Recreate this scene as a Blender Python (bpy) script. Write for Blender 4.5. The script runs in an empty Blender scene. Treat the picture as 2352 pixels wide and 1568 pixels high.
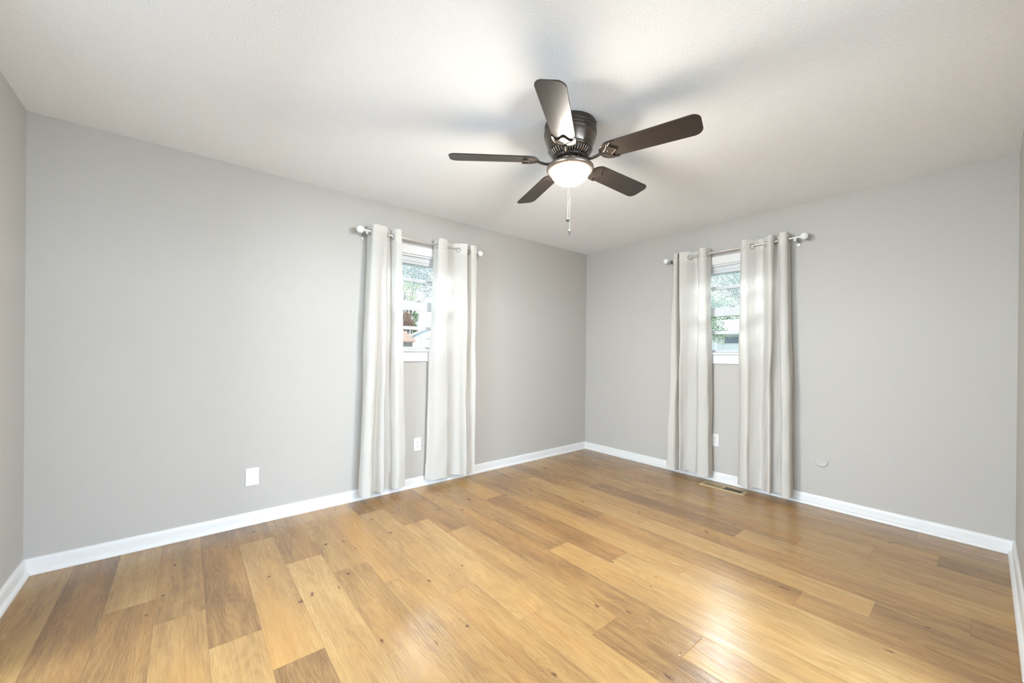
import bpy, bmesh, math, random
from mathutils import Vector, Matrix
from math import sin, cos, pi, radians

S = bpy.context.scene
C = S.collection

# ------------------------------------------------------------------ camera, sky, exposure, daylight
LA, LB, H = 4.538, 3.348, 2.44          # length of the left wall, of the right-hand wall, room height
F_PX = 902.7
CAM = Vector((3.2232, -3.8870, 1.1982))
yaw, pitch, roll = 2.4488, -0.0013, 0.0100
fw = Vector((cos(pitch)*cos(yaw), cos(pitch)*sin(yaw), sin(pitch)))
r0 = Vector((sin(yaw), -cos(yaw), 0)); u0 = r0.cross(fw)
rt = r0*cos(roll) + u0*sin(roll); up = -r0*sin(roll) + u0*cos(roll)
cam_data = bpy.data.cameras.new('camera'); cam = bpy.data.objects.new('camera', cam_data); C.objects.link(cam)
cam.matrix_world = Matrix(((rt.x, up.x, -fw.x, CAM.x), (rt.y, up.y, -fw.y, CAM.y), (rt.z, up.z, -fw.z, CAM.z), (0, 0, 0, 1)))
cam_data.sensor_width = 36; cam_data.lens = F_PX/2352*36; cam_data.shift_y = 26.0/2352
cam_data.clip_start = 0.02
S.camera = cam
S.view_settings.view_transform = 'Standard'; S.view_settings.look = 'None'
S.view_settings.gamma = 1; S.view_settings.use_curve_mapping = False
S.view_settings.exposure = 0.29

w = bpy.data.worlds.new('sky'); S.world = w; w.use_nodes = True
bgn = w.node_tree.nodes['Background']; bgn.inputs[1].default_value = 2.0
_n = w.node_tree.nodes; _tc = _n.new('ShaderNodeTexCoord'); _sx = _n.new('ShaderNodeSeparateXYZ'); _rp = _n.new('ShaderNodeValToRGB')
w.node_tree.links.new(_tc.outputs['Generated'], _sx.inputs[0]); w.node_tree.links.new(_sx.outputs[2], _rp.inputs[0]); w.node_tree.links.new(_rp.outputs[0], bgn.inputs[0])
_e = _rp.color_ramp.elements; _e[0].position = 0; _e[0].color = (.20, .21, .19, 1); _e[1].position = .02; _e[1].color = (.84, .92, 1, 1)
_h = _e.new(.5); _h.color = (.72, .86, 1, 1)

def area(name, loc, direction, sx, sy, power, col):
    l = bpy.data.lights.new(name, 'AREA'); l.shape = 'RECTANGLE'; l.size = sx; l.size_y = sy; l.energy = power; l.color = col
    o = bpy.data.objects.new(name, l); C.objects.link(o); o.location = loc
    o.rotation_euler = Vector(direction).to_track_quat('-Z', 'Y').to_euler(); return o
sun_l = bpy.data.lights.new('sun', 'SUN'); sun_l.energy = 3.4; sun_l.angle = radians(1.5); sun_l.color = (1, .96, .88)
sun = bpy.data.objects.new('sun', sun_l); C.objects.link(sun); sun.location = (6, 0, 8)
sun.rotation_euler = Vector((-.72, -.02, -.62)).to_track_quat('-Z', 'Y').to_euler()
# daylight: bright sky above the two windows; fill lamps added beyond two invented doorways
area('sky_over_left_window', (-1.35, -2.27, 3.25), (1.2, 0, -1.15), 2.2, 1.6, 360, (.78, .89, 1))
area('sky_over_right_window', (1.70, 1.35, 3.25), (0, -1.2, -1.15), 2.2, 1.6, 450, (.78, .89, 1))
area('near_fill_lamp', (1.95, -LA-1.9, 1.80), (0, 1, -.06), 2.4, 1.0, 235, (.69, .85, 1))
area('side_fill_lamp', (LB+2.0, -2.3, 1.80), (-1, -.15, -.06), 2.4, 1.0, 165, (.63, .81, 1))

# ------------------------------------------------------------------ helpers
def lin(r, g, b):
    f = lambda c: c/12.92 if c <= .04045 else ((c+.055)/1.055)**2.4
    return (f(r/255), f(g/255), f(b/255), 1)
class NT:
    def __init__(s, name):
        s.m = bpy.data.materials.new(name); s.m.use_nodes = True
        s.t = s.m.node_tree; s.n = s.t.nodes; s.b = s.n['Principled BSDF']; s.out = s.n['Material Output']
    def add(s, typ, **kw):
        x = s.n.new(typ)
        for k, v in kw.items(): setattr(x, k, v)
        return x
    def ln(s, a, b): s.t.links.new(a, b)
    def math(s, op, a, b=None, c=None, clamp=False):
        x = s.n.new('ShaderNodeMath'); x.operation = op; x.use_clamp = clamp
        for i, v in enumerate((a, b, c)):
            if v is None: continue
            if isinstance(v, (int, float)): x.inputs[i].default_value = v
            else: s.ln(v, x.inputs[i])
        return x.outputs[0]
    def noise(s, vec, scale, detail=3, rough=.5, dist=0):
        x = s.n.new('ShaderNodeTexNoise'); x.inputs['Scale'].default_value = scale; x.inputs['Detail'].default_value = detail
        x.inputs['Roughness'].default_value = rough; x.inputs['Distortion'].default_value = dist
        if vec is not None: s.ln(vec, x.inputs['Vector'])
        return x.outputs['Fac']
    def coord(s): return s.n.new('ShaderNodeTexCoord').outputs['Object']
    def mapping(s, vec, sc=(1, 1, 1), loc=(0, 0, 0)):
        x = s.n.new('ShaderNodeMapping'); x.inputs['Scale'].default_value = sc; x.inputs['Location'].default_value = loc
        s.ln(vec, x.inputs['Vector']); return x.outputs[0]
    def ramp(s, fac, stops):
        x = s.n.new('ShaderNodeValToRGB'); e = x.color_ramp.elements
        while len(e) < len(stops): e.new(.5)
        for el, (p, c) in zip(e, stops): el.position = p; el.color = c if len(c) == 4 else (*c, 1)
        s.ln(fac, x.inputs[0]); return x.outputs[0]
    def mix(s, fac, a, b, blend='MIX'):
        x = s.n.new('ShaderNodeMix'); x.data_type = 'RGBA'; x.blend_type = blend
        for sock, v in ((x.inputs[0], fac), (x.inputs[6], a), (x.inputs[7], b)):
            if isinstance(v, (int, float)): sock.default_value = v
            elif isinstance(v, tuple): sock.default_value = v
            else: s.ln(v, sock)
        return x.outputs[2]
    def bump(s, h, dist, strength=1.0, normal=None):
        x = s.n.new('ShaderNodeBump'); x.inputs['Distance'].default_value = dist; x.inputs['Strength'].default_value = strength
        s.ln(h, x.inputs['Height'])
        if normal is not None: s.ln(normal, x.inputs['Normal'])
        s.ln(x.outputs[0], s.b.inputs['Normal']); return x.outputs[0]
    def set(s, **kw):
        for k, v in kw.items(): s.b.inputs[k.replace('_', ' ')].default_value = v
        return s
def plain(name, col, rough=.5, metal=0, var=.04, scale=30, **kw):
    t = NT(name); n = t.noise(t.coord(), scale)
    a = tuple(max(0, c*(1-var)) for c in col[:3])+(1,); b = tuple(min(1, c*(1+var)) for c in col[:3])+(1,)
    t.ln(t.mix(n, a, b), t.b.inputs['Base Color']); t.b.inputs['Roughness'].default_value = rough; t.b.inputs['Metallic'].default_value = metal
    t.set(**kw); return t.m

def link(name, me, mat=None, parent=None):
    o = bpy.data.objects.new(name, me); C.objects.link(o)
    if mat:
        for m in (mat if isinstance(mat, (list, tuple)) else [mat]): me.materials.append(m)
    if parent: o.parent = parent
    return o
def obj(name, bm, mat=None, parent=None, smooth=None, bevel=None, seg=2):
    me = bpy.data.meshes.new(name); bmesh.ops.recalc_face_normals(bm, faces=bm.faces[:]); bm.to_mesh(me); bm.free()
    o = link(name, me, mat, parent)
    if smooth is not None:
        me.polygons.foreach_set('use_smooth', [True]*len(me.polygons)); me.set_sharp_from_angle(angle=radians(smooth))
    if bevel:
        b = o.modifiers.new('bevel', 'BEVEL'); b.width = bevel; b.segments = seg; b.limit_method = 'ANGLE'; b.angle_limit = radians(40)
    return o
def empty(name, loc=(0, 0, 0), rz=0):
    o = bpy.data.objects.new(name, None); C.objects.link(o); o.location = loc; o.rotation_euler = (0, 0, rz); o.empty_display_size = .1; return o
def tag(o, label=None, cat=None, group=None, kind=None):
    if label: o['label'] = label
    if cat: o['category'] = cat
    if group: o['group'] = group
    if kind: o['kind'] = kind
    return o
def B(): return bmesh.new()
def box(bm, a, b, M=None):
    vs = [bm.verts.new((x, y, z)) for x in (a[0], b[0]) for y in (a[1], b[1]) for z in (a[2], b[2])]
    for f in ((0, 1, 3, 2), (4, 6, 7, 5), (0, 4, 5, 1), (2, 3, 7, 6), (0, 2, 6, 4), (1, 5, 7, 3)): bm.faces.new([vs[i] for i in f])
    if M: bmesh.ops.transform(bm, matrix=M, verts=vs)
    return vs
def lathe(bm, prof, seg=48, M=None, closed=False):
    rings = []
    for r, z in prof:
        rings.append([bm.verts.new((0, 0, z))] if r < 1e-6 else [bm.verts.new((r*cos(2*pi*i/seg), r*sin(2*pi*i/seg), z)) for i in range(seg)])
    prs = list(zip(rings, rings[1:])) + ([(rings[-1], rings[0])] if closed else [])
    for a, b in prs:
        for i in range(seg):
            j = (i+1) % seg
            if len(a) == 1 and len(b) == 1: continue
            if len(a) == 1: bm.faces.new((a[0], b[j], b[i]))
            elif len(b) == 1: bm.faces.new((a[i], a[j], b[0]))
            else: bm.faces.new((a[i], a[j], b[j], b[i]))
    if M: bmesh.ops.transform(bm, matrix=M, verts=[v for r in rings for v in r])
def tube(bm, pts, rad, seg=12, sy=1.0):
    pts = [Vector(p) for p in pts]; n = len(pts); rings = []; ref = None
    for i, p in enumerate(pts):
        t = (pts[min(i+1, n-1)]-pts[max(i-1, 0)]).normalized()
        if ref is None: ref = Vector((0, 0, 1)) if abs(t.z) < .9 else Vector((1, 0, 0))
        a = (ref-t*ref.dot(t)).normalized(); b = t.cross(a); ref = a
        rr = rad[i] if isinstance(rad, (list, tuple)) else rad
        rings.append([bm.verts.new(p+a*(rr*cos(2*pi*k/seg))*sy+b*(rr*sin(2*pi*k/seg))) for k in range(seg)])
    for a, b in zip(rings, rings[1:]):
        for k in range(seg): bm.faces.new((a[k], a[(k+1) % seg], b[(k+1) % seg], b[k]))
    bm.faces.new(rings[0][::-1]); bm.faces.new(rings[-1])
def torus(bm, R_, r_, M, sa=32, sb=8):
    rings = [[bm.verts.new(M @ Vector(((R_+r_*cos(2*pi*j/sb))*cos(2*pi*i/sa), (R_+r_*cos(2*pi*j/sb))*sin(2*pi*i/sa), r_*sin(2*pi*j/sb)))) for j in range(sb)] for i in range(sa)]
    for i in range(sa):
        a, b = rings[i], rings[(i+1) % sa]
        for j in range(sb): bm.faces.new((a[j], b[j], b[(j+1) % sb], a[(j+1) % sb]))
def prism(bm, poly, z0, z1, M=None):
    a = [bm.verts.new((x, y, z0)) for x, y in poly]; b = [bm.verts.new((x, y, z1)) for x, y in poly]
    bm.faces.new(a[::-1]); bm.faces.new(b)
    for i in range(len(poly)):
        j = (i+1) % len(poly); bm.faces.new((a[i], a[j], b[j], b[i]))
    if M: bmesh.ops.transform(bm, matrix=M, verts=a+b)
def sphere(bm, c, r, seg=24, sc=(1, 1, 1)):
    bmesh.ops.create_uvsphere(bm, u_segments=seg, v_segments=seg//2, radius=r, matrix=Matrix.Translation(c) @ Matrix.Diagonal((*sc, 1)))
def catmull(P, sub):
    out = []
    n = len(P)
    for i in range(n-1):
        p0, p1, p2, p3 = P[max(i-1, 0)], P[i], P[i+1], P[min(i+2, n-1)]
        for s in range(sub):
            t = s/sub
            out.append(tuple(.5*((2*b)+(-a+c)*t+(2*a-5*b+4*c-d)*t*t+(-a+3*b-3*c+d)*t**3) for a, b, c, d in zip(p0, p1, p2, p3)))
    out.append(tuple(P[-1])); return out
# frames of the two windowed walls: local x runs along the wall, y out into the room, z up
MA = Matrix(((0, 1, 0, 0), (1, 0, 0, 0), (0, 0, 1, 0), (0, 0, 0, 1)))        # left wall: x_local -> world y, y_local -> world x
MB_ = Matrix(((1, 0, 0, 0), (0, -1, 0, 0), (0, 0, 1, 0), (0, 0, 0, 1)))      # right-hand wall: y_local -> world -y
def wobj(name, bm, M, mat, parent=None, **kw):
    bmesh.ops.transform(bm, matrix=M, verts=bm.verts[:]); return obj(name, bm, mat, parent, **kw)

# ------------------------------------------------------------------ materials
def m_wall():
    t = NT('grey_wall_paint'); co = t.coord()
    t.ln(t.mix(t.noise(co, 1.3, 2), (.482, .460, .428, 1), (.495, .473, .441, 1)), t.b.inputs['Base Color'])
    t.b.inputs['Roughness'].default_value = .62; t.b.inputs['Specular IOR Level'].default_value = .3
    h = t.math('ADD', t.noise(co, 260, 2, .6), t.math('MULTIPLY', t.noise(co, 70, 2), .8))
    t.bump(h, .0009, .8); return t.m
def m_ceiling():
    t = NT('textured_ceiling_paint'); co = t.coord()
    t.b.inputs['Base Color'].default_value = (.910, .922, .935, 1); t.b.inputs['Roughness'].default_value = .85
    v = t.add('ShaderNodeTexVoronoi'); v.feature = 'SMOOTH_F1'; v.inputs['Scale'].default_value = 150; t.ln(co, v.inputs['Vector'])
    h = t.math('ADD', t.noise(co, 190, 3, .55, .4), t.math('MULTIPLY', v.outputs['Distance'], -.7))
    t.bump(h, .0019, 1.0); return t.m
def m_floor():
    t = NT('oak_vinyl_plank'); co = t.coord()
    at = t.add('ShaderNodeAttribute', attribute_name='plank'); tone = t.add('ShaderNodeAttribute', attribute_name='tone').outputs['Fac']
    uv = t.add('ShaderNodeUVMap', uv_map='edge').outputs[0]
    v = t.add('ShaderNodeVectorMath', operation='MULTIPLY_ADD'); v.inputs[1].default_value = (1, 1, 1)
    t.ln(co, v.inputs[0]); t.ln(at.outputs['Vector'], v.inputs[2]); P = v.outputs[0]
    # knots: sparse, slightly long cells
    kv = t.add('ShaderNodeTexVoronoi'); kv.voronoi_dimensions = '2D'; kv.inputs['Scale'].default_value = 1.0; kv.inputs['Randomness'].default_value = 1
    wob = t.add('ShaderNodeTexNoise'); wob.inputs['Scale'].default_value = 30; wob.inputs['Detail'].default_value = 3; t.ln(P, wob.inputs['Vector'])
    wv = t.add('ShaderNodeVectorMath', operation='MULTIPLY_ADD'); wv.inputs[1].default_value = (.17, .20, 0); t.ln(wob.outputs['Color'], wv.inputs[0]); t.ln(t.mapping(P, (3.0, 5.6, 1)), wv.inputs[2])
    t.ln(wv.outputs[0], kv.inputs['Vector'])
    kd = kv.outputs['Distance']; kcol = t.add('ShaderNodeSeparateColor'); t.ln(kv.outputs['Color'], kcol.inputs[0])
    pres = t.math('GREATER_THAN', kcol.outputs[0], .62)
    knot = t.math('MULTIPLY', t.math('SUBTRACT', 1, t.math('DIVIDE', kd, t.math('MULTIPLY_ADD', kcol.outputs[1], .045, .028)), clamp=True), pres)
    halo = t.math('MULTIPLY', t.math('POWER', t.math('SUBTRACT', 1, t.math('DIVIDE', kd, .34), clamp=True), 2.0), pres)
    # cathedral grain: rings of a slow field pushed round the knots
    fld = t.noise(t.mapping(P, (.75, 6.5, 1)), 1.0, 2, .45, .5)
    ring = t.math('MULTIPLY_ADD', halo, .42, fld)
    rn = t.math('SINE', t.math('ADD', t.math('MULTIPLY', ring, 120), t.math('MULTIPLY', t.noise(P, 16, 3), 7)))
    fine = t.noise(t.mapping(P, (14, 330, 1)), 1.0, 3, .65, .2)
    streak = t.noise(t.mapping(P, (2.6, 38, 1)), 1.0, 4, .6, .35)
    cloud = t.noise(t.mapping(P, (1.6, 5.5, 1)), 1.0, 3, .55, .3)
    g = t.math('ADD', t.math('MULTIPLY', t.math('SUBTRACT', fine, .5), .60), t.math('MULTIPLY', rn, .042))
    g = t.math('ADD', g, t.math('MULTIPLY', t.math('SUBTRACT', streak, .5), .50))
    g = t.math('ADD', g, t.math('MULTIPLY', t.math('SUBTRACT', cloud, .5), .58))
    val = t.math('ADD', g, tone, clamp=True)
    col = t.ramp(val, [(0, lin(88, 61, 36)), (.28, lin(123, 90, 54)), (.52, lin(149, 114, 69)), (.76, lin(169, 133, 82)), (1, lin(187, 154, 102))])
    warm = t.noise(t.mapping(P, (.9, 4, 1), (7, 3, 0)), 1.0, 2)
    col = t.mix(t.math('MULTIPLY', t.math('SUBTRACT', warm, .48, clamp=True), 1.5), col, lin(190, 138, 72))
    ds = t.noise(t.mapping(P, (1.3, 11, 1), (3, 9, 0)), 1.0, 5, .62, .6)
    col = t.mix(t.math('MULTIPLY', t.math('SUBTRACT', ds, .60, clamp=True), 3.4, clamp=True), col, lin(118, 82, 58))
    col = t.mix(t.math('MULTIPLY', knot, 1.25, clamp=True), col, lin(84, 54, 32))
    # the thin seam round each plank (uv holds metres from the plank's edges)
    sx = t.add('ShaderNodeSeparateXYZ'); t.ln(uv, sx.inputs[0])
    e = t.math('MINIMUM', sx.outputs[0], sx.outputs[1])
    seam = t.math('SUBTRACT', 1, t.math('DIVIDE', e, .0016), clamp=True)
    col = t.mix(t.math('MULTIPLY', seam, .35), col, lin(96, 68, 42))
    t.ln(col, t.b.inputs['Base Color'])
    t.ln(t.math('MULTIPLY_ADD', t.noise(t.mapping(P, (3, 60, 1)), 1, 2), .10, .20), t.b.inputs['Roughness'])
    t.b.inputs['Specular IOR Level'].default_value = .9
    ridge = t.noise(t.mapping(P, (2.4, 120, 1)), 1.0, 2, .5, .35)
    h = t.math('ADD', t.math('MULTIPLY', ridge, 1.0), t.math('MULTIPLY', rn, .12))
    h = t.math('SUBTRACT', h, t.math('MULTIPLY', seam, .6))
    t.bump(h, .0011, .7); return t.m
def m_cloth(name, trans, col=(.79, .77, .735)):
    t = NT(name); co = t.coord()
    wv = t.noise(t.mapping(co, (900, 900, 60)), 1, 2); wh = t.noise(t.mapping(co, (40, 40, 1000)), 1, 2)
    wr = t.noise(t.mapping(co, (14, 14, 9)), 1, 4, .6, 1.2)
    h = t.math('ADD', t.math('MULTIPLY', t.math('ADD', wv, wh), .10), t.math('MULTIPLY', wr, 1.6))
    c = t.mix(t.math('MULTIPLY', t.math('ADD', wv, wh), .5), tuple(x*.95 for x in col)+(1,), tuple(min(1, x*1.04) for x in col)+(1,))
    t.ln(c, t.b.inputs['Base Color']); t.b.inputs['Roughness'].default_value = .9; t.b.inputs['Specular IOR Level'].default_value = .15
    nb = t.bump(h, .004, .55)
    tr = t.add('ShaderNodeBsdfTranslucent'); tr.inputs[0].default_value = (.91, .88, .83, 1); t.ln(nb, tr.inputs['Normal'])
    mx = t.add('ShaderNodeMixShader'); mx.inputs[0].default_value = trans
    t.ln(t.b.outputs[0], mx.inputs[1]); t.ln(tr.outputs[0], mx.inputs[2]); t.ln(mx.outputs[0], t.out.inputs[0]); return t.m
def m_glass(name, haze):
    t = NT(name); t.n.remove(t.b)
    tr = t.add('ShaderNodeBsdfTransparent'); tr.inputs[0].default_value = (.95, .97, .97, 1)
    gl = t.add('ShaderNodeBsdfGlossy'); gl.inputs['Roughness'].default_value = .02
    hz = t.add('ShaderNodeBsdfTranslucent'); hz.inputs[0].default_value = (.9, .94, 1, 1)
    fr = t.add('ShaderNodeFresnel'); fr.inputs[0].default_value = 1.45
    m1 = t.add('ShaderNodeMixShader'); m1.inputs[0].default_value = haze; t.ln(tr.outputs[0], m1.inputs[1]); t.ln(hz.outputs[0], m1.inputs[2])
    m2 = t.add('ShaderNodeMixShader'); t.ln(fr.outputs[0], m2.inputs[0]); t.ln(m1.outputs[0], m2.inputs[1]); t.ln(gl.outputs[0], m2.inputs[2])
    t.ln(m2.outputs[0], t.out.inputs[0]); return t.m
def m_marble():
    t = NT('white_swirled_glass'); co = t.coord()
    t.ln(t.ramp(t.noise(co, 60, 3, .5, 3), [(.35, (.80, .80, .78, 1)), (.6, (.90, .90, .89, 1))]), t.b.inputs['Base Color'])
    t.b.inputs['Roughness'].default_value = .15; t.b.inputs['Coat Weight'].default_value = .3; return t.m
def m_emit(name, col, s):
    t = NT(name); t.b.inputs['Base Color'].default_value = (.9, .88, .84, 1); t.b.inputs['Roughness'].default_value = .3
    lw = t.noise(t.coord(), 8, 2); t.ln(t.mix(lw, tuple(c*.96 for c in col)+(1,), (*col, 1)), t.b.inputs['Emission Color'])
    t.b.inputs['Emission Strength'].default_value = s; return t.m
def m_blade():
    t = NT('dark_walnut_blade'); co = t.coord()
    g = t.noise(t.mapping(co, (3, 90, 1)), 1, 4, .6, .4)
    t.ln(t.ramp(g, [(.3, (.024, .018, .014, 1)), (.7, (.038, .029, .023, 1))]), t.b.inputs['Base Color'])
    t.b.inputs['Roughness'].default_value = .38; t.b.inputs['Specular IOR Level'].default_value = .42
    t.bump(t.noise(co, 500, 2), .0004, .6); return t.m

WALL, CEIL, FLOOR = m_wall(), m_ceiling(), m_floor()
TRIM = plain('white_trim_paint', (.735, .725, .71), .38, var=.015, scale=6)
VINYL = plain('white_window_vinyl', (.63, .64, .65), .35, var=.02, scale=8)
GLASS, GLASS_HAZY = m_glass('window_glass', .012), m_glass('hazy_window_glass', .045)
CLOTH, CLOTH2 = m_cloth('off_white_linen', .46), m_cloth('off_white_linen_doubled', .22, (.77, .745, .69))
NICKEL = plain('brushed_nickel', (.88, .88, .88), .28, 1, var=.05, scale=90)
DNICK = plain('dull_grey_metal', (.42, .41, .39), .4, 1)
BALL = m_marble(); GROM = plain('grey_nickel_grommet', (.40, .39, .36), .35, .9)
PLATE = plain('white_plastic', (.74, .73, .715), .3, var=.01)
SLOT = plain('dark_slot', (.05, .045, .04), .6)
SCREW = plain('painted_screw', (.55, .55, .54), .35, .6)
WALLPL = plain('wall_coloured_plastic', (.50, .482, .455), .5, var=.01)
BRONZE = plain('dark_bronze', (.060, .047, .038), .32, .55, var=.15, scale=40)
BRONZE2 = plain('bronze_with_glare', (.30, .245, .20), .28, .85, var=.1, scale=40)  # lighter tan, with the lamp's glare put into the colour
BLADE = m_blade(); HOUSE = plain('dark_bronze_housing', (.13, .105, .085), .24, .85, var=.08)
RIB = plain('bronze_rib_glint', (.55, .50, .45), .25, .9, var=.05)  # brighter than the other bronze, window reflections painted in
BOWL = m_emit('lit_frosted_glass', (1.0, .93, .82), 265.0)
CHAIN = plain('pale_metal_bead_chain', (.80, .78, .70), .35, .6)
PEWTER = plain('dark_pewter', (.10, .095, .09), .35, .6)
TAUPE = plain('taupe_enamel', lin(186, 164, 126)[:3], .45, .1)
TAUPE2 = plain('grey_damper', lin(128, 116, 96)[:3], .5, .2)
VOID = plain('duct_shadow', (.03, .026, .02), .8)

# ------------------------------------------------------------------ room shell
T = .13
WA = (-2.65, -1.89, 1.215, 2.05)    # opening in the left wall (y0, y1, z0, z1)
WB = (1.32, 2.08, 1.215, 2.05)      # opening in the right-hand wall (x0, x1, z0, z1)
def wall_with_hole(name, u0, u1, hole, M, thick=T):
    bm = B(); a, b, c, d = hole
    us = [u0, a, b, u1]; zs = [0, c, d, H]
    for i in range(3):
        for j in range(3):
            if i == 1 and j == 1: continue
            if zs[j+1]-zs[j] < 1e-6: continue
            box(bm, (us[i], -thick, zs[j]), (us[i+1], 0, zs[j+1]))
    bmesh.ops.remove_doubles(bm, verts=bm.verts[:], dist=1e-5)
    seen = {}; bm.verts.index_update()
    for f in bm.faces[:]: seen.setdefault(tuple(sorted(v.index for v in f.verts)), []).append(f)
    bmesh.ops.delete(bm, geom=[f for fs in seen.values() if len(fs) > 1 for f in fs], context='FACES')
    return tag(wobj(name, bm, M, WALL), kind='structure')
tag(wall_with_hole('wall_left', -LA-T, T, WA, MA), 'long warm grey wall on the left with a curtained window')
tag(wall_with_hole('wall_back', 0, LB+T, WB, MB_), 'warm grey wall on the right with a curtained window')
MN = Matrix(((1, 0, 0, 0), (0, 1, 0, -LA), (0, 0, 1, 0), (0, 0, 0, 1)))
tag(wall_with_hole('wall_near', 0, LB+T, (1.0, 2.9, 0.0, 2.05), MN), 'short grey wall sliver at the far left edge')  # opening invented to let the fill lamp in
MR = Matrix(((0, -1, 0, LB), (1, 0, 0, 0), (0, 0, 1, 0), (0, 0, 0, 1)))
tag(wall_with_hole('wall_right', -LA, 0, (-3.8, -1.8, 0.0, 2.05), MR), 'pale wall sliver at the far right edge')  # opening invented so the side fill lamp reaches the left wall
bm = B(); box(bm, (-T, -LA-T, H), (LB+T, T, H+.1)); tag(obj('ceiling', bm, CEIL), 'white orange-peel textured ceiling', kind='structure')

# floor: every plank a face with its own tone and grain offset
random.seed(4)
joints = {0: [1.45], 1: [.70, 1.92], 2: [.934], 3: [.035, 1.25], 4: [.31, 1.53], 5: [.735, 1.955], 6: [.985], 7: [.03, 1.25], 8: [.312, 1.54], 9: [.68, 1.90],
          10: [.948, 2.162], 11: [.03, 1.248, 2.466], 12: [.31, 1.539], 13: [.635, 1.853], 14: [.948, 2.168], 15: [.2, 1.42, 2.64], 16: [.45, 1.67, 2.89], 17: [.75, 1.97, 3.19],
          18: [.955, 2.175], 19: [.03, 1.243, 2.465], 20: [.35, 1.57, 2.79], 21: [.615, 1.835, 3.055], 22: [.9, 2.12, 3.33], 23: [.5, 1.72, 2.94], 24: [.2, 1.42, 2.64], -1: [1.1, 2.3]}
tones = {-1: [.56, .5, .5], 0: [.30, .4], 1: [.58, .36, .5], 2: [.45, .55], 3: [.4, .28, .72], 4: [.36, .64, .34], 5: [.46, .70, .55], 6: [.62, .50], 7: [.5, .62, .50],
         8: [.34, .64, .52], 9: [.42, .68, .66], 10: [.36, .56, .30], 11: [.5, .50, .42, .62], 12: [.56, .46, .66], 13: [.66, .32, .76], 14: [.50, .66, .74], 15: [.5, .46, .50, .60],
         16: [.5, .74, .78, .52], 17: [.44, .64, .52, .38], 18: [.60, .38, .74], 19: [.54, .62, .50, .72], 20: [.52, .58, .68, .64], 21: [.48, .54, .64, .40], 22: [.48, .54, .56, .58],
         23: [.4, .42, .46, .46], 24: [.4, .36, .40, .42]}
verts, faces, fat, ftone, fuv = [], [], [], [], []
for k in range(-2, 25):
    ya = max(-4.348+.18*k, -LA-T); yb = min(-4.348+.18*(k+1), T*0)
    if yb <= ya: continue
    xs = [0.0]+joints.get(k, [1.0, 2.2])+[LB]; tn = tones.get(k, [.5]*len(xs))
    for i in range(len(xs)-1):
        xa, xb = xs[i], xs[i+1]; n = len(verts)
        verts += [(xa, ya, 0), (xb, ya, 0), (xb, yb, 0), (xa, yb, 0)]; faces.append((n, n+1, n+2, n+3))
        fat.append((random.uniform(-40, 40), random.uniform(-40, 40), random.uniform(-40, 40))); ftone.append(tn[min(i, len(tn)-1)])
        fuv.append((xa, xb, ya, yb))
me = bpy.data.meshes.new('floor')
# split each plank into inset ring + centre so that uv can carry distance from the edge
V2, F2, A2, T2, U2 = [], [], [], [], []
for (xa, xb, ya, yb), a_, t_ in zip(fuv, fat, ftone):
    e = .004
    xs = [xa, xa+e, xb-e, xb]; ys = [ya, ya+e, yb-e, yb]; du = [0, e, e, 0]
    if xb-xa < 2*e or yb-ya < 2*e: continue
    n = len(V2)
    for yi in range(4):
        for xi in range(4): V2.append((xs[xi], ys[yi], 0))
    for yi in range(3):
        for xi in range(3):
            q = [n+yi*4+xi, n+yi*4+xi+1, n+(yi+1)*4+xi+1, n+(yi+1)*4+xi]
            F2.append(q); A2.append(a_); T2.append(t_)
            U2 += [(du[xi], du[yi]), (du[xi+1], du[yi]), (du[xi+1], du[yi+1]), (du[xi], du[yi+1])]
ntop = len(F2); n = len(V2)
V2 += [(-T, -LA-T, -.12), (LB+T, -LA-T, -.12), (LB+T, T, -.12), (-T, T, -.12), (-T, -LA-T, -.002), (LB+T, -LA-T, -.002), (LB+T, T, -.002), (-T, T, -.002)]
for q in ((0, 3, 2, 1), (4, 5, 6, 7), (0, 1, 5, 4), (1, 2, 6, 5), (2, 3, 7, 6), (3, 0, 4, 7)):
    F2.append([n+i for i in q]); A2.append((0, 0, 0)); T2.append(.5); U2 += [(.01, .01)]*4
me.from_pydata(V2, [], F2); me.update()
at = me.attributes.new('plank', 'FLOAT_VECTOR', 'FACE'); at.data.foreach_set('vector', [c for v in A2 for c in v])
at = me.attributes.new('tone', 'FLOAT', 'FACE'); at.data.foreach_set('value', T2)
uvl = me.uv_layers.new(name='edge'); uvl.data.foreach_set('uv', [c for v in U2 for c in v])
tag(link('floor', me, FLOOR), 'light oak plank floor', kind='structure')

bm = B(); box(bm, (-T, -LA-T-3.2, -.12), (LB+T, -LA-T-.001, -.003)); tag(obj('floor_uplight_block', bm, plain('grey_added_slab', (.35, .36, .36), .4)), 'unseen slab added beyond the invented doorway to block light from below', kind='structure')  # added slab, keeps world light from below off the ceiling
bm = B(); box(bm, (LB+T+.001, -5, -.12), (LB+T+3, -.1, -.003)); tag(obj('floor_side_added', bm, plain('dull_added_slab', (.25, .25, .25), .8)), 'unseen slab added beyond the invented side doorway', kind='structure')  # added slab, kept dark to limit bounce onto the ceiling
bm = B(); box(bm, (LB+T+.001, -5, 2.45), (LB+T+3.2, -.1, 2.55)); tag(obj('ceiling_sun_block', bm, CEIL), 'unseen slab added over the invented side doorway to block the sun', kind='structure')  # added out of view to keep the sun out of the side opening
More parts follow.
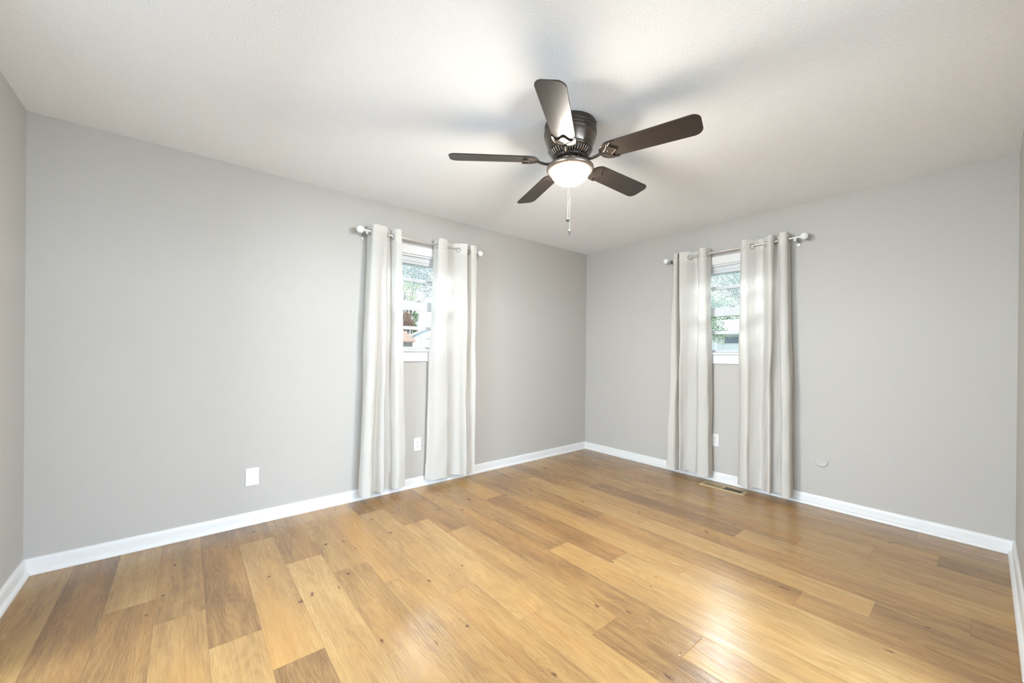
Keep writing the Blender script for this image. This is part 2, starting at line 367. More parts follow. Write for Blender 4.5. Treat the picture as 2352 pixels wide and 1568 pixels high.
# baseboards with a quarter-round shoe, mitred at the corners
PROF = [(0, 0), (.029, 0), (.029, .006), (.026, .014), (.020, .021), (.0145, .024), (.0135, .030), (.0125, .060), (.0105, .074), (.0065, .0805), (0, .083)]
def baseboard(name, p0, p1, inward, label, e0=1, e1=1):
    """run from p0 to p1 along a wall; e0 / e1 = 1 mitre inwards, 0 square"""
    bm = B(); p0, p1 = Vector((*p0, 0)), Vector((*p1, 0)); d = (p1-p0).normalized(); n = Vector((*inward, 0))
    A_ = [bm.verts.new(p0+n*a+d*(a*e0)+Vector((0, 0, z))) for a, z in PROF]; Z_ = [bm.verts.new(p1+n*a-d*(a*e1)+Vector((0, 0, z))) for a, z in PROF]
    for i in range(len(PROF)):
        j = (i+1) % len(PROF); bm.faces.new((A_[i], A_[j], Z_[j], Z_[i]))
    bm.faces.new(A_); bm.faces.new(Z_[::-1])
    tag(obj(name, bm, TRIM, smooth=35), label, kind='structure')
baseboard('baseboard_left', (0, -LA), (0, 0), (1, 0), 'white baseboard under the long left wall')
baseboard('baseboard_back', (0, 0), (LB, 0), (0, -1), 'white baseboard under the right-hand window wall')
baseboard('baseboard_right', (LB, 0), (LB, -1.5), (-1, 0), 'white baseboard running toward the viewer at the right edge', 1, 0)
baseboard('baseboard_near', (1.0, -LA), (0, -LA), (0, 1), 'short white baseboard at the left edge', 0, 1)

# ------------------------------------------------------------------ windows
def window(name, u, M, label):
    root = tag(empty(name), label, kind='structure')
    a, b = u-.38, u+.38; o = u-.47; p = u+.47
    bm = B(); box(bm, (o, 0, 2.05), (p, .019, 2.125)); box(bm, (o, 0, 1.215), (a, .018, 2.05)); box(bm, (b, 0, 1.215), (p, .018, 2.05))
    wobj('casing', bm, M, TRIM, root, bevel=.002)
    bm = B(); g = .0006
    for q in ((a+g, -.125, 1.215, a+.014, 0, 2.05), (b-.014, -.125, 1.215, b-g, 0, 2.05), (a+.0145, -.125, 2.036, b-.0145, 0, 2.049)):
        box(bm, q[:3], q[3:])
    wobj('jamb', bm, M, TRIM, root)
    bm = B(); box(bm, (o-.02, 0.0005, 1.196), (p+.02, .038, 1.2145)); box(bm, (a+g, -.125, 1.2155), (b-g, .0005, 1.222))
    wobj('sill', bm, M, TRIM, root, bevel=.003)
    bm = B(); box(bm, (o, 0, 1.110), (p, .017, 1.1955)); wobj('apron', bm, M, TRIM, root, bevel=.002)
    # window unit: outer frame, upper sash (far), lower sash (near)
    A0, B0 = a+.0145, b-.0145
    bm = B(); box(bm, (A0, -.12, 1.2225), (A0+.018, -.03, 2.0355)); box(bm, (B0-.018, -.12, 1.2225), (B0, -.03, 2.0355)); box(bm, (A0+.018, -.12, 1.998), (B0-.018, -.03, 2.0355))
    box(bm, (A0+.018, -.046, 1.975), (B0-.018, -.038, 1.998))
    wobj('window_frame', bm, M, VINYL, root, bevel=.0015)
    def sash(nm, z0, z1, mz, y0, y1, top, bot):
        q0, q1 = A0+.0185, B0-.0185
        bm = B(); box(bm, (q0, y0, z0), (q0+.034, y1, z1)); box(bm, (q1-.034, y0, z0), (q1, y1, z1))
        box(bm, (q0+.034, y0, z1-top), (q1-.034, y1, z1)); box(bm, (q0+.034, y0, z0), (q1-.034, y1, z0+bot))
        box(bm, (q0+.034, y0+.004, mz-.015), (q1-.034, y1-.003, mz+.015))
        s = wobj(nm, bm, M, VINYL, root, bevel=.0015)
        ym = (y0+y1)/2
        for za, zb in ((z0+bot, mz-.015), (mz+.015, z1-top)):
            bm = B(); box(bm, (q0+.0345, ym-.002, za+.0005), (q1-.0345, ym+.002, zb-.0005)); wobj('pane', bm, M, GLASS_HAZY if nm == 'upper_sash' else GLASS, s)
        return s
    sash('upper_sash', 1.610, 1.9975, 1.842, -.112, -.086, .020, .042)
    lo = sash('lower_sash', 1.2228, 1.642, 1.407, -.080, -.052, .078, .016)
    bm = B(); box(bm, (u-.03, -.080, 1.6422), (u+.03, -.056, 1.650)); box(bm, (u-.006, -.072, 1.650), (u+.022, -.060, 1.661)); wobj('sash_lock', bm, M, DNICK, lo, bevel=.002)
    return root
window('window_1', -2.27, MA, 'white double-hung window half hidden behind the curtains on the left wall')
window('window_2', 1.70, MB_, 'white double-hung window half hidden behind the curtains on the right-hand wall')

# ------------------------------------------------------------------ curtain rods
RZ, RD = 2.150, .09
def rod(u0, u1, br, M, label):
    root = tag(empty('curtain_rod'), label, 'curtain rod', 'curtain rods above the two windows')
    bm = B(); um = (u0+u1)/2
    tube(bm, [(u0+.030, RD, RZ), (um+.05, RD, RZ)], .0085, 16); tube(bm, [(um+.05, RD, RZ), (u1-.030, RD, RZ)], .0070, 16)
    wobj('rod', bm, M, NICKEL, root, smooth=40)
    for s, ue in ((1, u0), (-1, u1)):
        Rx = Matrix.Translation((ue, RD, RZ)) @ Matrix.Rotation(pi/2*s, 4, 'Y')
        bm = B(); lathe(bm, [(0, .024), (.009, .024), (.013, .027), (.013, .030), (.009, .033), (.009, .037), (.0125, .040), (.0125, .044), (.0095, .047), (.0095, .060), (0, .060)], 24, Rx)
        col = wobj('finial_collar', bm, M, NICKEL, root, smooth=40)
        bm = B(); lathe(bm, [(0, -.029), (.008, -.028), (.016, -.0245), (.023, -.018), (.0278, -.009), (.029, 0), (.0278, .009), (.023, .018), (.016, .0245), (.009, .028), (0, .028)], 32, Rx)
        wobj('finial', bm, M, BALL, root, smooth=60)
    for ub in br:
        bm = B(); box(bm, (ub-.011, 0, 2.098), (ub+.011, .003, 2.165)); box(bm, (ub-.009, .003, 2.118), (ub+.009, RD+.010, 2.134)); box(bm, (ub-.011, RD-.013, 2.120), (ub+.011, RD+.013, 2.1405))
        tube(bm, [(ub, RD+.0125, 2.128), (ub, RD+.017, 2.128)], .0035, 10)
        b_ = wobj('bracket', bm, M, DNICK, root, bevel=.0015)
    return root
rod(-2.841, -1.703, (-2.793, -1.745), MA, 'nickel rod with white ball ends on the left wall')
rod(1.118, 2.290, (1.165, 2.232), MB_, 'nickel rod with white ball ends on the right-hand wall')

# ------------------------------------------------------------------ curtains
def curtain(top, bot, M, label, seed):
    """top / bot: plan of the cloth (u along the wall, d from the wall) at the heading and at the hem"""
    random.seed(seed)
    root = tag(empty('curtain'), label, 'curtain', 'off white grommet curtains')
    SUB = 9
    Tp, Bp = catmull(top, SUB), catmull(bot, SUB); n = len(Tp)
    z1, z0 = 2.203, .056
    ph = [random.uniform(0, 6.28) for _ in range(6)]
    def pt(i, z):
        t = (z1-z)/(z1-z0); s = t**.85
        u = Tp[i][0]*(1-s)+Bp[i][0]*s; d = Tp[i][1]*(1-s)+Bp[i][1]*s
        k = sin(pi*min(1, t*1.0))
        u += .0045*k*sin(9*t+ph[0]+i*.05)+.002*k*sin(23*t+ph[1]+i*.13)
        d += .004*k*sin(11*t+ph[2]+i*.09)+.0022*t*sin(31*t+ph[3]+i*.31)
        return Vector((u, max(d, .048 if z > .2 else .036), z + (.004*t*sin(i*.21+ph[4]))))
    def strip(name, za, zb, rows, mat, thick=.0012, flare=0):
        bm = B(); g = []
        for r in range(rows+1):
            z = za+(zb-za)*r/rows; row = []
            for i in range(n):
                p = pt(i, z); row.append(bm.verts.new(p))
            g.append(row)
        for r in range(rows):
            for i in range(n-1): bm.faces.new((g[r][i], g[r][i+1], g[r+1][i+1], g[r+1][i]))
        bmesh.ops.transform(bm, matrix=M, verts=bm.verts[:])
        me = bpy.data.meshes.new(name); bm.to_mesh(me); bm.free()
        o = link(name, me, mat, root); me.polygons.foreach_set('use_smooth', [True]*len(me.polygons))
        sm = o.modifiers.new('cloth', 'SOLIDIFY'); sm.thickness = thick; sm.offset = 0
        es = o.modifiers.new('crisp_edges', 'EDGE_SPLIT'); es.split_angle = radians(65)
        return o
    strip('heading', 2.108, z1, 8, CLOTH2, .0018)
    strip('cloth', .150, 2.108, 64, CLOTH)
    strip('hem', z0, .150, 8, CLOTH)
    hd = None
    for i in range(len(Tp)-1):
        a, b = pt(i, RZ), pt(i+1, RZ)
        if (a.y-RD)*(b.y-RD) <= 0 and a.y != b.y:
            f = (RD-a.y)/(b.y-a.y); c = a.lerp(b, f); tg = (pt(min(i+3, n-1), RZ)-pt(max(i-2, 0), RZ)); tg.z = 0; tg.normalize()
            nn = Vector((-tg.y, tg.x, 0)); c.z = RZ-.008
            Mt = Matrix.Translation(c) @ nn.to_track_quat('Z', 'Y').to_matrix().to_4x4()
            bm = B(); torus(bm, .0205, .0036, Mt)
            # the flat flange ring
            wobj('grommet', bm, M, GROM, root, smooth=60)
    return root
curtain([(-2.770, .03), (-2.763, .055), (-2.756, .09), (-2.749, .122), (-2.726, .135), (-2.692, .13), (-2.658, .125), (-2.628, .105), (-2.62, .06), (-2.595, .035), (-2.583, .05), (-2.578, .09), (-2.56, .125), (-2.523, .135)],
        [(-2.808, .036), (-2.822, .058), (-2.836, .09), (-2.825, .135), (-2.79, .16), (-2.757, .147), (-2.713, .070), (-2.652, .124), (-2.625, .07), (-2.60, .036), (-2.58, .038), (-2.565, .045), (-2.532, .116), (-2.453, .099)],
        MA, 'off white curtain at the left side of the left wall window', 1)
curtain([(-2.175, .03), (-2.172, .055), (-2.168, .09), (-2.165, .122), (-2.145, .135), (-2.111, .13), (-2.074, .112), (-2.058, .06), (-2.015, .035), (-1.981, .055), (-1.946, .09), (-1.907, .118), (-1.871, .13), (-1.85, .08), (-1.838, .05), (-1.83, .09), (-1.815, .125), (-1.768, .13)],
        [(-2.24, .036), (-2.235, .045), (-2.22, .053), (-2.195, .08), (-2.168, .101), (-2.11, .11), (-2.052, .107), (-2.02, .075), (-1.991, .058), (-1.95, .075), (-1.917, .10), (-1.91, .14), (-1.895, .172), (-1.86, .146), (-1.835, .10), (-1.82, .09), (-1.80, .12), (-1.779, .145)],
        MA, 'off white curtain at the right side of the left wall window', 2)
curtain([(1.21, .10), (1.216, .125), (1.237, .135), (1.252, .115), (1.245, .07), (1.241, .045), (1.255, .09), (1.285, .13), (1.337, .115), (1.365, .09), (1.394, .05), (1.429, .035), (1.442, .08), (1.471, .125), (1.5, .135), (1.524, .12), (1.535, .09), (1.545, .04)],
        [(1.175, .12), (1.185, .165), (1.21, .186), (1.265, .166), (1.275, .11), (1.285, .07), (1.30, .12), (1.32, .165), (1.338, .119), (1.37, .09), (1.434, .086), (1.455, .10), (1.47, .13), (1.495, .162), (1.54, .16), (1.583, .144), (1.585, .10), (1.582, .05)],
        MB_, 'off white curtain at the left side of the right-hand wall window', 3)
curtain([(1.825, .10), (1.849, .135), (1.878, .128), (1.913, .09), (1.945, .052), (1.983, .045), (2.014, .08), (2.046, .12), (2.068, .128), (2.08, .11), (2.085, .085), (2.092, .05), (2.105, .04), (2.112, .09), (2.13, .13), (2.161, .138), (2.181, .12), (2.180, .07), (2.184, .04)],
        [(1.835, .127), (1.87, .17), (1.927, .20), (1.942, .163), (1.97, .13), (2.009, .103), (2.04, .13), (2.07, .17), (2.095, .19), (2.10, .15), (2.09, .12), (2.12, .10), (2.154, .087), (2.165, .13), (2.175, .17), (2.193, .195), (2.235, .17), (2.232, .10), (2.222, .045)],
        MB_, 'off white curtain at the right side of the right-hand wall window', 4)

# ------------------------------------------------------------------ plates on the walls
def outlet(u, z, M, label):
    root = tag(empty('power_outlet'), label, 'outlet', 'white duplex outlets below the windows')
    bm = B(); box(bm, (u-.036, 0, z-.059), (u+.036, .006, z+.059)); wobj('cover_plate', bm, M, PLATE, root, bevel=.003)
    for s in (-1, 1):
        zc = z+s*.0195; poly = []
        for k in range(32):
            a = 2*pi*k/32; poly.append((max(-.0165, min(.0165, .0175*cos(a)))+u, .0145*sin(a)+zc))
        bm = B(); Mp = Matrix(((1, 0, 0, 0), (0, 0, 1, 0), (0, 1, 0, 0), (0, 0, 0, 1))); prism(bm, poly, .006, .0082, Mp)
        rc = wobj('receptacle', bm, M, PLATE, root)
        bm = B()
        for dx, hh in ((-.0065, .0045), (.0065, .0036)): box(bm, (u+dx-.0012, .0081, zc+.003-hh), (u+dx+.0012, .0086, zc+.003+hh))
        tube(bm, [(u, .0081, zc-.0082), (u, .0086, zc-.0082)], .0026, 10); wobj('slots', bm, M, SLOT, rc)
    bm = B(); tube(bm, [(u, .006, z), (u, .0072, z)], .003, 12); wobj('screw', bm, M, SCREW, root)
outlet(-2.298, .372, MA, 'white outlet on the left wall between its curtains')
outlet(1.583, .384, MB_, 'white outlet on the right-hand wall touching the curtain edge')
root = tag(empty('blank_wall_plate'), 'plain white blank plate low on the left wall, left of the curtains', 'wall plate')
bm = B(); box(bm, (-3.568, 0, .263), (-3.489, .006, .384)); wobj('cover_plate', bm, MA, PLATE, root, bevel=.003)
for zz in (.364, .283):
    bm = B(); tube(bm, [(-3.5285, .006, zz), (-3.5285, .0072, zz)], .0032, 12); wobj('screw', bm, MA, SCREW, root)
root = tag(empty('round_cover_plate'), 'round grey painted cover plate low on the right-hand wall', 'cover plate')
Mr = Matrix.Translation((2.398, 0, .354)) @ Matrix.Rotation(-pi/2, 4, 'X')
bm = B(); lathe(bm, [(0, 0), (.0415, 0), (.0425, .003), (.040, .007), (.033, .0095), (.030, .0085), (0, .0085)], 48, Mr); wobj('cover', bm, MB_, WALLPL, root, smooth=50)
bm = B(); lathe(bm, [(0, .0085), (.0028, .0085), (.0028, .0098), (0, .0098)], 12, Mr @ Matrix.Translation((.004, .030, -.0005))); wobj('screw', bm, MB_, SLOT, root)

# ------------------------------------------------------------------ floor register
root = tag(empty('floor_register', (1.729, -.169, 0)), 'taupe metal floor vent set in the planks below the right-hand window', 'floor vent')
bm = B(); L_, W_ = .190, .068
def frame_ring(bm, lx, ly, ix0, ix1, iy, z0, z1):
    o = [(-lx, -ly), (lx, -ly), (lx, ly), (-lx, ly)]; i_ = [(ix0, -iy), (ix1, -iy), (ix1, iy), (ix0, iy)]
    vo = [[bm.verts.new((x*(1 if z == z0 else .985), y*(1 if z == z0 else .94), z)) for x, y in o] for z in (z0, z1)]; vi = [[bm.verts.new((x, y, z)) for x, y in i_] for z in (z0, z1)]
    for k in range(4):
        j = (k+1) % 4
        bm.faces.new((vo[0][k], vo[0][j], vo[1][j], vo[1][k])); bm.faces.new((vi[0][k], vi[1][k], vi[1][j], vi[0][j]))
        bm.faces.new((vo[1][k], vo[1][j], vi[1][j], vi[1][k])); bm.faces.new((vo[0][k], vi[0][k], vi[0][j], vo[0][j]))
frame_ring(bm, L_, W_, -.158, .158, .042, .0004, .0055); box(bm, (-.009, -.0419, .0008), (.009, .0419, .0054))
obj('frame', bm, TAUPE, root)
bm = B(); box(bm, (-.157, -.0415, .0004), (-.0095, .0415, .0016)); obj('damper', bm, TAUPE2, root)
bm = B(); box(bm, (.0095, -.0415, .0004), (.157, .0415, .0012)); obj('duct_shade', bm, VOID, root)  # dark sheet painted as the shade inside the duct
for s in (-1, 1):
    bm = B()
    for k in range(13):
        x = s*(.0175+k*.0112); x0 = x-.0021
        box(bm, (x0, -.0412, .0022), (x0+.0042, .0412, .0050))
    obj('louvers', bm, TAUPE if s < 0 else TAUPE2, root)

# ------------------------------------------------------------------ ceiling fan
FX, FY = 1.764, -2.277
fan = tag(empty('ceiling_fan', (FX, FY, H)), 'dark bronze five-blade ceiling fan with a lit glass bowl', 'ceiling fan')
def zz(p): return [(r, z-H) for r, z in p]
bm = B(); lathe(bm, zz([(0, H-.0005), (.138, H-.0005), (.1405, 2.434), (.1405, 2.412), (.138, 2.407), (.1355, 2.405)]), 64); tb = obj('ceiling_canopy', bm, BRONZE, fan, smooth=40)
bm = B(); lathe(bm, zz([(.1355, 2.405), (.139, 2.402), (.1425, 2.397), (.1425, 2.393), (.1385, 2.389), (.1385, 2.386), (.1415, 2.382), (.1415, 2.378), (.137, 2.374), (.1365, 2.371), (.1385, 2.367), (.1375, 2.362), (.134, 2.352), (.129, 2.337), (.1235, 2.322), (.1195, 2.312), (.118, 2.309), (.1205, 2.305), (.1205, 2.300), (.118, 2.296), (.114, 2.293)]), 64)
obj('motor_housing', bm, HOUSE, fan, smooth=40)
for a in (20, 140, 260):
    bm = B(); tube(bm, [(.139*cos(radians(a)), .139*sin(radians(a)), 2.420-H), (.146*cos(radians(a)), .146*sin(radians(a)), 2.420-H)], .0035, 10); obj('canopy_screw', bm, BRONZE, fan)
bm = B(); lathe(bm, zz([(.114, 2.293), (.108, 2.284), (.096, 2.274), (.078, 2.268), (.05, 2.268)]), 64); obj('vent_ring', bm, BRONZE, fan, smooth=40)
bm = B()
for k in range(44):
    a = 2*pi*k/44; M = Matrix.Rotation(a, 4, 'Z')
    for (ra, za), (rb, zb) in (((.113, 2.2905), (.106, 2.280)), ((.106, 2.280), (.094, 2.270)), ((.094, 2.270), (.080, 2.265))):
        pts = [M @ Vector((ra, 0, za-H)), M @ Vector((rb, 0, zb-H))]; tube(bm, pts, .0030, 6)
obj('vent_ribs', bm, RIB, fan, smooth=50)
bm = B(); lathe(bm, zz([(0, 2.2685), (.080, 2.2685), (.083, 2.264), (.081, 2.256), (.072, 2.250), (.060, 2.247), (0, 2.247)]), 48); obj('blade_hub', bm, BRONZE, fan, smooth=40)
for k in range(10):
    a = radians(304.8+36*k+12)
    bm = B(); sphere(bm, (.066*cos(a), .066*sin(a), 2.2485-H), .0042, 10); obj('hub_screw', bm, BRONZE2, fan, smooth=60)
bm = B(); lathe(bm, zz([(.062, 2.2465), (.060, 2.240), (.054, 2.236), (.054, 2.226), (.062, 2.2225), (.085, 2.221), (.108, 2.219), (.121, 2.215), (.1275, 2.208), (.1285, 2.201), (.1255, 2.194), (.119, 2.1885), (.112, 2.1865), (.1065, 2.189), (.1055, 2.20), (.09, 2.21), (0, 2.21)]), 64)
obj('light_fitter', bm, BRONZE2, fan, smooth=40)
bm = B(); prof = [(.105, 2.2)]+[(.105*cos(radians(t)), 2.192-.077*sin(radians(t))) for t in range(0, 90, 5)]+[(0, 2.115)]
lathe(bm, zz(prof), 64); obj('glass_bowl', bm, BOWL, fan, smooth=60)
def blade_outline():
    P = []
    hr, ht = .0585, .0675; xr, xt = .180, .662
    for k in range(0, 19):
        a = radians(270-180*k/18); P.append((xr+.050+.050*cos(a), hr*sin(a)))        # rounded root, from -y round to +y
    # tip corners
    rc = .040
    for k in range(0, 10):
        a = radians(90-82*k/9); P.append((xt-rc+rc*cos(a)-.004, ht-rc+rc*sin(a)))
    for k in range(0, 10):
        a = radians(-8-82*k/9); P.append((xt-rc+rc*cos(a)-.004, -ht+rc+rc*sin(a)))
    return P
def iron_outline():
    up_ = [(.172, .010), (.176, .026), (.188, .043), (.206, .0545), (.228, .0600), (.258, .0610), (.2565, .0565), (.244, .0535), (.232, .0475), (.226, .038), (.2285, .028), (.238, .019), (.247, .013), (.253, .0065), (.256, 0)]
    return up_ + [(x, -y) for x, y in reversed(up_[:-1])]
ZB = 2.250-H
for k in range(5):
    M = Matrix.Rotation(radians(304.8+72*k), 4, 'Z') @ Matrix.Translation((0, 0, ZB)) @ Matrix.Rotation(radians(-12.5), 4, 'X')
    bm = B(); prism(bm, blade_outline(), -.003, .003); o = obj('blade', bm, BLADE, fan, bevel=.0018); o.matrix_local = M
    bm = B(); prism(bm, iron_outline(), -.0085, -.0032)
    up_ = [(x, y*.95, -.0085) for x, y in catmull(iron_outline()[:15], 3)]
    tube(bm, up_, .0022, 6); tube(bm, [(x, -y, z) for x, y, z in up_], .0022, 6)
    tube(bm, catmull([(.182, 0, -.0085), (.20, .012, -.009), (.214, .030, -.009), (.222, .046, -.0085)], 4), .0020, 6)
    tube(bm, catmull([(.182, 0, -.0085), (.20, -.012, -.009), (.214, -.030, -.009), (.222, -.046, -.0085)], 4), .0020, 6)
    for x, y in ((.215, 0), (.240, .052), (.240, -.052)): sphere(bm, (x, y, -.0085), .0042, 10, (1, 1, .6))
    arm = catmull([(.064, 0, .004), (.085, 0, -.004), (.105, 0, -.018), (.128, 0, -.0225), (.155, 0, -.018), (.180, 0, -.010)], 5)
    tube(bm, arm, [.0095]*len(arm), 10, .75)
    o = obj('blade_iron', bm, BRONZE, fan, smooth=45); o.matrix_local = M
# pull chains
cd = Vector((CAM.x-FX, CAM.y-FY, 0)).normalized(); sd = Vector((cd.y, -cd.x, 0))
def chain(off, side, z_end, kind):
    p = cd*off+sd*side; bm = B()
    z = 2.2-H; zl = z-.205
    tube(bm, [(p.x, p.y, z), (p.x, p.y, zl)], .0012, 6)
    c_ = obj('pull_chain', bm, CHAIN, fan, smooth=60)
    bm = B(); k = 0; zq = zl
    while zq > z_end+.012-H:
        bmesh.ops.create_icosphere(bm, subdivisions=1, radius=.0016, matrix=Matrix.Translation((p.x, p.y, zq))); zq -= .0042
    obj('bead_chain', bm, CHAIN, c_, smooth=60)
    bm = B()
    if kind == 'fob':
        lathe(bm, [(0, .012), (.0035, .012), (.0045, .008), (.0045, .002), (.0038, 0)], 16, Matrix.Translation((p.x, p.y, z_end-H))); obj('fob_cap', bm, NICKEL, c_, smooth=40)
        bm = B(); lathe(bm, [(0, 0), (.0038, 0), (.0044, -.004), (.0044, -.018), (.003, -.021), (0, -.021)], 16, Matrix.Translation((p.x, p.y, z_end-H))); obj('fob', bm, PEWTER, c_, smooth=40)
    else:
        sphere(bm, (p.x, p.y, z_end-H), .0095, 20); obj('fob', bm, PEWTER, c_, smooth=60)
chain(.124, -.001, 1.826, 'fob')
chain(.122, .0085, 1.884, 'ball')

# ------------------------------------------------------------------ outside
def m_leaf(name, a, b, c_):
    t = NT(name); rnd = t.add('ShaderNodeNewGeometry').outputs['Random Per Island']
    col = t.ramp(rnd, [(.1, a), (.55, b), (.95, c_)]); t.ln(col, t.b.inputs['Base Color']); t.b.inputs['Roughness'].default_value = .5
    tr = t.add('ShaderNodeBsdfTranslucent'); t.ln(col, tr.inputs[0]); mx = t.add('ShaderNodeMixShader'); mx.inputs[0].default_value = .4
    t.ln(t.b.outputs[0], mx.inputs[1]); t.ln(tr.outputs[0], mx.inputs[2]); t.ln(mx.outputs[0], t.out.inputs[0]); return t.m
L_GREEN = m_leaf('green_leaves', (.06, .13, .04, 1), (.16, .28, .09, 1), (.40, .50, .24, 1))
L_BLUE = m_leaf('grey_green_leaves', (.07, .12, .07, 1), (.14, .21, .13, 1), (.30, .38, .28, 1))
L_BROWN = m_leaf('russet_leaves', (.16, .07, .04, 1), (.30, .15, .09, 1), (.42, .28, .16, 1))
L_LIME = m_leaf('yellow_green_leaves', (.16, .22, .05, 1), (.36, .40, .12, 1), (.55, .55, .25, 1))
BARK = plain('bark', (.16, .12, .09), .9, var=.3, scale=20)
def tree(name, base, ctr, rad, n, leaf, mat, label, seed, clumps=26):
    rnd = random.Random(seed); root = tag(empty(name, base), label, 'tree', 'trees outside the windows'); b0 = Vector(base)
    bm = B(); c = Vector(ctr)-b0
    tube(bm, [(0, 0, 0), (c.x*.2, c.y*.2, c.z*.3), (c.x*.7, c.y*.7, c.z*.7), (c.x, c.y, c.z)], [.13, .09, .05, .02], 10)
    cl = []
    for k in range(clumps):
        v = Vector((rnd.gauss(0, 1), rnd.gauss(0, 1), rnd.gauss(0, 1))).normalized()*(rnd.random()**.35)
        p = c+Vector((v.x*rad[0], v.y*rad[1], v.z*rad[2])); cl.append(p)
        if k % 4 == 0:
            s = Vector((c.x*.5, c.y*.5, c.z*.55)); tube(bm, [s, s.lerp(p, .5)+Vector((0, 0, .08)), p], [.022, .013, .005], 6)
    obj('trunk', bm, BARK, root, smooth=50)
    V_, F_ = [], []
    for _ in range(n):
        p = rnd.choice(cl)+Vector((rnd.gauss(0, .25)*rad[0]*.42, rnd.gauss(0, .25)*rad[1]*.42, rnd.gauss(0, .25)*rad[2]*.42))*1.6
        a = Vector((rnd.gauss(0, 1), rnd.gauss(0, 1), rnd.gauss(0, .6))).normalized(); b = a.cross(Vector((rnd.gauss(0, 1), rnd.gauss(0, 1), rnd.gauss(0, 1)))).normalized()
        s = leaf*rnd.uniform(.6, 1.25); i = len(V_)
        V_ += [p-a*s, p-b*s*.42+a*s*.1, p+a*s, p+b*s*.42+a*s*.1]; F_.append((i, i+1, i+2, i+3))
    me = bpy.data.meshes.new('foliage'); me.from_pydata([tuple(v) for v in V_], [], F_); link('foliage', me, mat, root)
GZ = -.45
GRASS = plain('lawn', (.22, .24, .17), .9, var=.3, scale=3)
SIDING = plain('white_siding', (.62, .68, .76), .6, var=.03, scale=3); WHITEP = plain('white_house_paint', (.84, .85, .86), .5, var=.02)
SHINGLE = plain('brown_shingles', (.34, .23, .17), .9, var=.45, scale=9); SHINGLE2 = plain('pale_grey_shingles', (.58, .57, .58), .9, var=.2, scale=9)
BEIGE = plain('beige_siding', (.46, .42, .38), .8, var=.06, scale=4); DARKW = plain('window_reflection', (.10, .15, .19), .15, var=.3, scale=2)
bm = B(); box(bm, (-32, -28, GZ-.2), (-.25, 34, GZ)); box(bm, (-.25, .25, GZ-.2), (26, 34, GZ)); tag(obj('lawn', bm, GRASS), 'green lawn outside the house', kind='structure')

# white garage with a gable end, seen through the left window
g0 = tag(empty('garage', (-8.42, 3.22, GZ), radians(-26)), 'white gabled garage seen through the left wall window', 'garage')
hw, ez, pz = 1.32, 1.76-GZ, 2.37-GZ
bm = B(); Mg = Matrix(((0, 0, -1, 0), (1, 0, 0, 0), (0, 1, 0, 0), (0, 0, 0, 1)))
prism(bm, [(-hw, 0), (hw, 0), (hw, ez), (0, pz), (-hw, ez)], 0, 2.1, Mg); obj('walls', bm, SIDING, g0)
bm = B()
for s in (-1, 1):
    dy, dz = s*hw, ez-pz; e = 1.10
    prism(bm, [(0, pz+.01), (dy*e, pz+.01+dz*e), (dy*e, pz+.07+dz*e), (0, pz+.07)], -.14, 2.2, Mg)
obj('roof', bm, WHITEP, g0)
bm = B(); box(bm, (.001, -1.14, 0), (.05, -.98, 1.639-GZ)); box(bm, (.001, -1.14, 1.64-GZ), (.05, 1.14, 1.76-GZ)); box(bm, (.001, .98, 0), (.05, 1.14, 1.64-GZ)); obj('door_frame', bm, WHITEP, g0, bevel=.02)
bm = B()
for k in range(4): box(bm, (.001, -.975, .02+k*.50), (.035, .975, .50+k*.50))
obj('overhead_door', bm, WHITEP, g0, bevel=.01)
bm = B(); box(bm, (.001, -.76, 1.88-GZ), (.03, -.60, 2.04-GZ)); vf = obj('gable_vent', bm, WHITEP, g0)
bm = B(); box(bm, (.0305, -.73, 1.91-GZ), (.034, -.63, 2.01-GZ)); obj('vent_opening', bm, BEIGE, vf)
# low brown-roofed shed behind it
s0 = tag(empty('shed', (-11.75, 1.6, GZ)), 'low beige shed with a worn brown shingle roof left of the white garage', 'shed')
bm = B(); box(bm, (-3, -2.2, 0), (0, 1.65, 1.58-GZ)); obj('walls', bm, BEIGE, s0)
bm = B(); Ms = Matrix(((1, 0, 0, 0), (0, 0, 1, 0), (0, 1, 0, 0), (0, 0, 0, 1)))
prism(bm, [(.25, 1.56-GZ), (.25, 1.62-GZ), (-1.5, 2.15-GZ), (-3.2, 1.62-GZ), (-3.2, 1.56-GZ), (-1.5, 2.09-GZ)], -2.4, 1.85, Ms); obj('roof', bm, SHINGLE, s0)
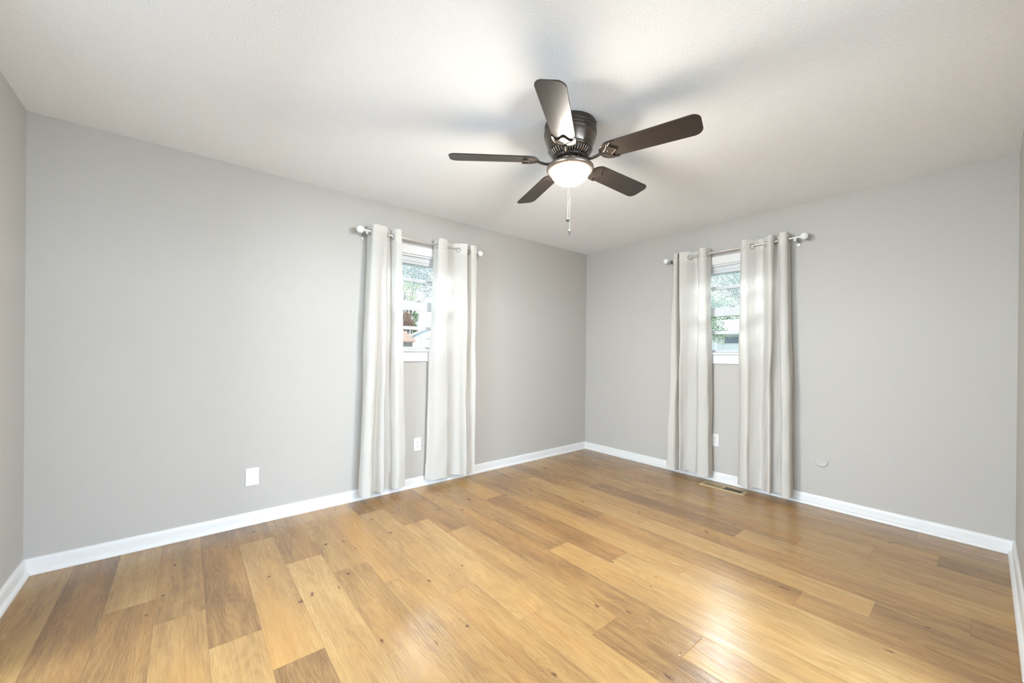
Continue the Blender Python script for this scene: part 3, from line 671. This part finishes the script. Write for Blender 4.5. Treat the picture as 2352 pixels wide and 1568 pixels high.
# neighbour's house through the right-hand window
h0 = tag(empty('neighbor_house', (-3.4, 13.5, GZ)), 'white house with pale roof seen through the right-hand window', 'house')
bm = B(); box(bm, (-4, 0, 0), (5, 3, 2.05-GZ)); obj('walls', bm, WHITEP, h0)
bm = B(); Mh = Matrix(((0, 0, 1, 0), (1, 0, 0, 0), (0, 1, 0, 0), (0, 0, 0, 1)))
prism(bm, [(-.5, 2.0-GZ), (-.5, 2.10-GZ), (1.5, 2.78-GZ), (3.5, 2.10-GZ), (3.5, 2.0-GZ), (1.5, 2.68-GZ)], -4.3, 5.3, Mh); obj('roof', bm, SHINGLE2, h0)
for x in (-.40, 1.35, -2.4):
    bm = B(); box(bm, (x, -.04, 1.62-GZ), (x+.95, 0, 1.96-GZ)); f_ = obj('house_window', bm, WHITEP, h0)
    bm = B(); box(bm, (x+.05, -.05, 1.66-GZ), (x+.90, -.041, 1.93-GZ)); obj('pane', bm, DARKW, f_)
bm = B(); box(bm, (-.60, -.35, 0), (-.52, -.27, 1.98-GZ)); obj('porch_post', bm, WHITEP, h0)
for k, zc in enumerate((3.02, 3.16, 3.34)):
    bm = B(); tube(bm, [(-8, 11.6, zc+.25), (-4, 11.6, zc), (-1, 11.6, zc-.03), (4, 11.6, zc+.3)], .012, 6)
    tag(obj('utility_wire', bm, DNICK), ('lowest', 'middle', 'topmost')[k]+' of the three overhead wires beyond the right-hand window', 'wire', 'overhead wires outside')
tree('broadleaf_tree', (-22, 7.6, GZ), (-22, 8.2, 6.5), (2.6, 3.4, 2.1), 18000, .060, L_BLUE, 'tall grey-green tree beyond the garage in the left window', 11, 60)
tree('broadleaf_tree', (-16.4, 4.9, GZ), (-16.4, 4.85, 2.85), (.8, .50, .8), 9000, .034, L_BROWN, 'russet tree beside the shed roof in the left window', 12, 22)
tree('broadleaf_tree', (-17.6, 6.0, GZ), (-17.6, 5.95, 2.75), (.6, .48, .62), 5500, .036, L_GREEN, 'small green tree between russet tree and garage in the left window', 13, 16)
tree('broadleaf_tree', (-7.6, .5, GZ), (-7.5, .98, 2.85), (.6, .34, .42), 1900, .022, L_LIME, 'pale yellow-green branch tree at the left edge of the left window', 14, 14)
tree('broadleaf_tree', (-2.1, 6.6, GZ), (-1.62, 6.6, 2.0), (.60, .55, .80), 12500, .026, L_GREEN, 'leafy green tree close outside the right-hand window', 15, 40)
tree('broadleaf_tree', (.6, 9.4, GZ), (-1.9, 9.2, 3.85), (1.3, 1.0, .95), 15500, .034, L_GREEN, 'tall green tree filling the upper panes of the right-hand window', 16, 46)
tree('broadleaf_tree', (-8, 24, GZ), (-8, 24, 3.5), (5, 1.6, 1.3), 24000, .065, L_GREEN, 'distant tree line behind the white house in the right-hand window', 17, 70)
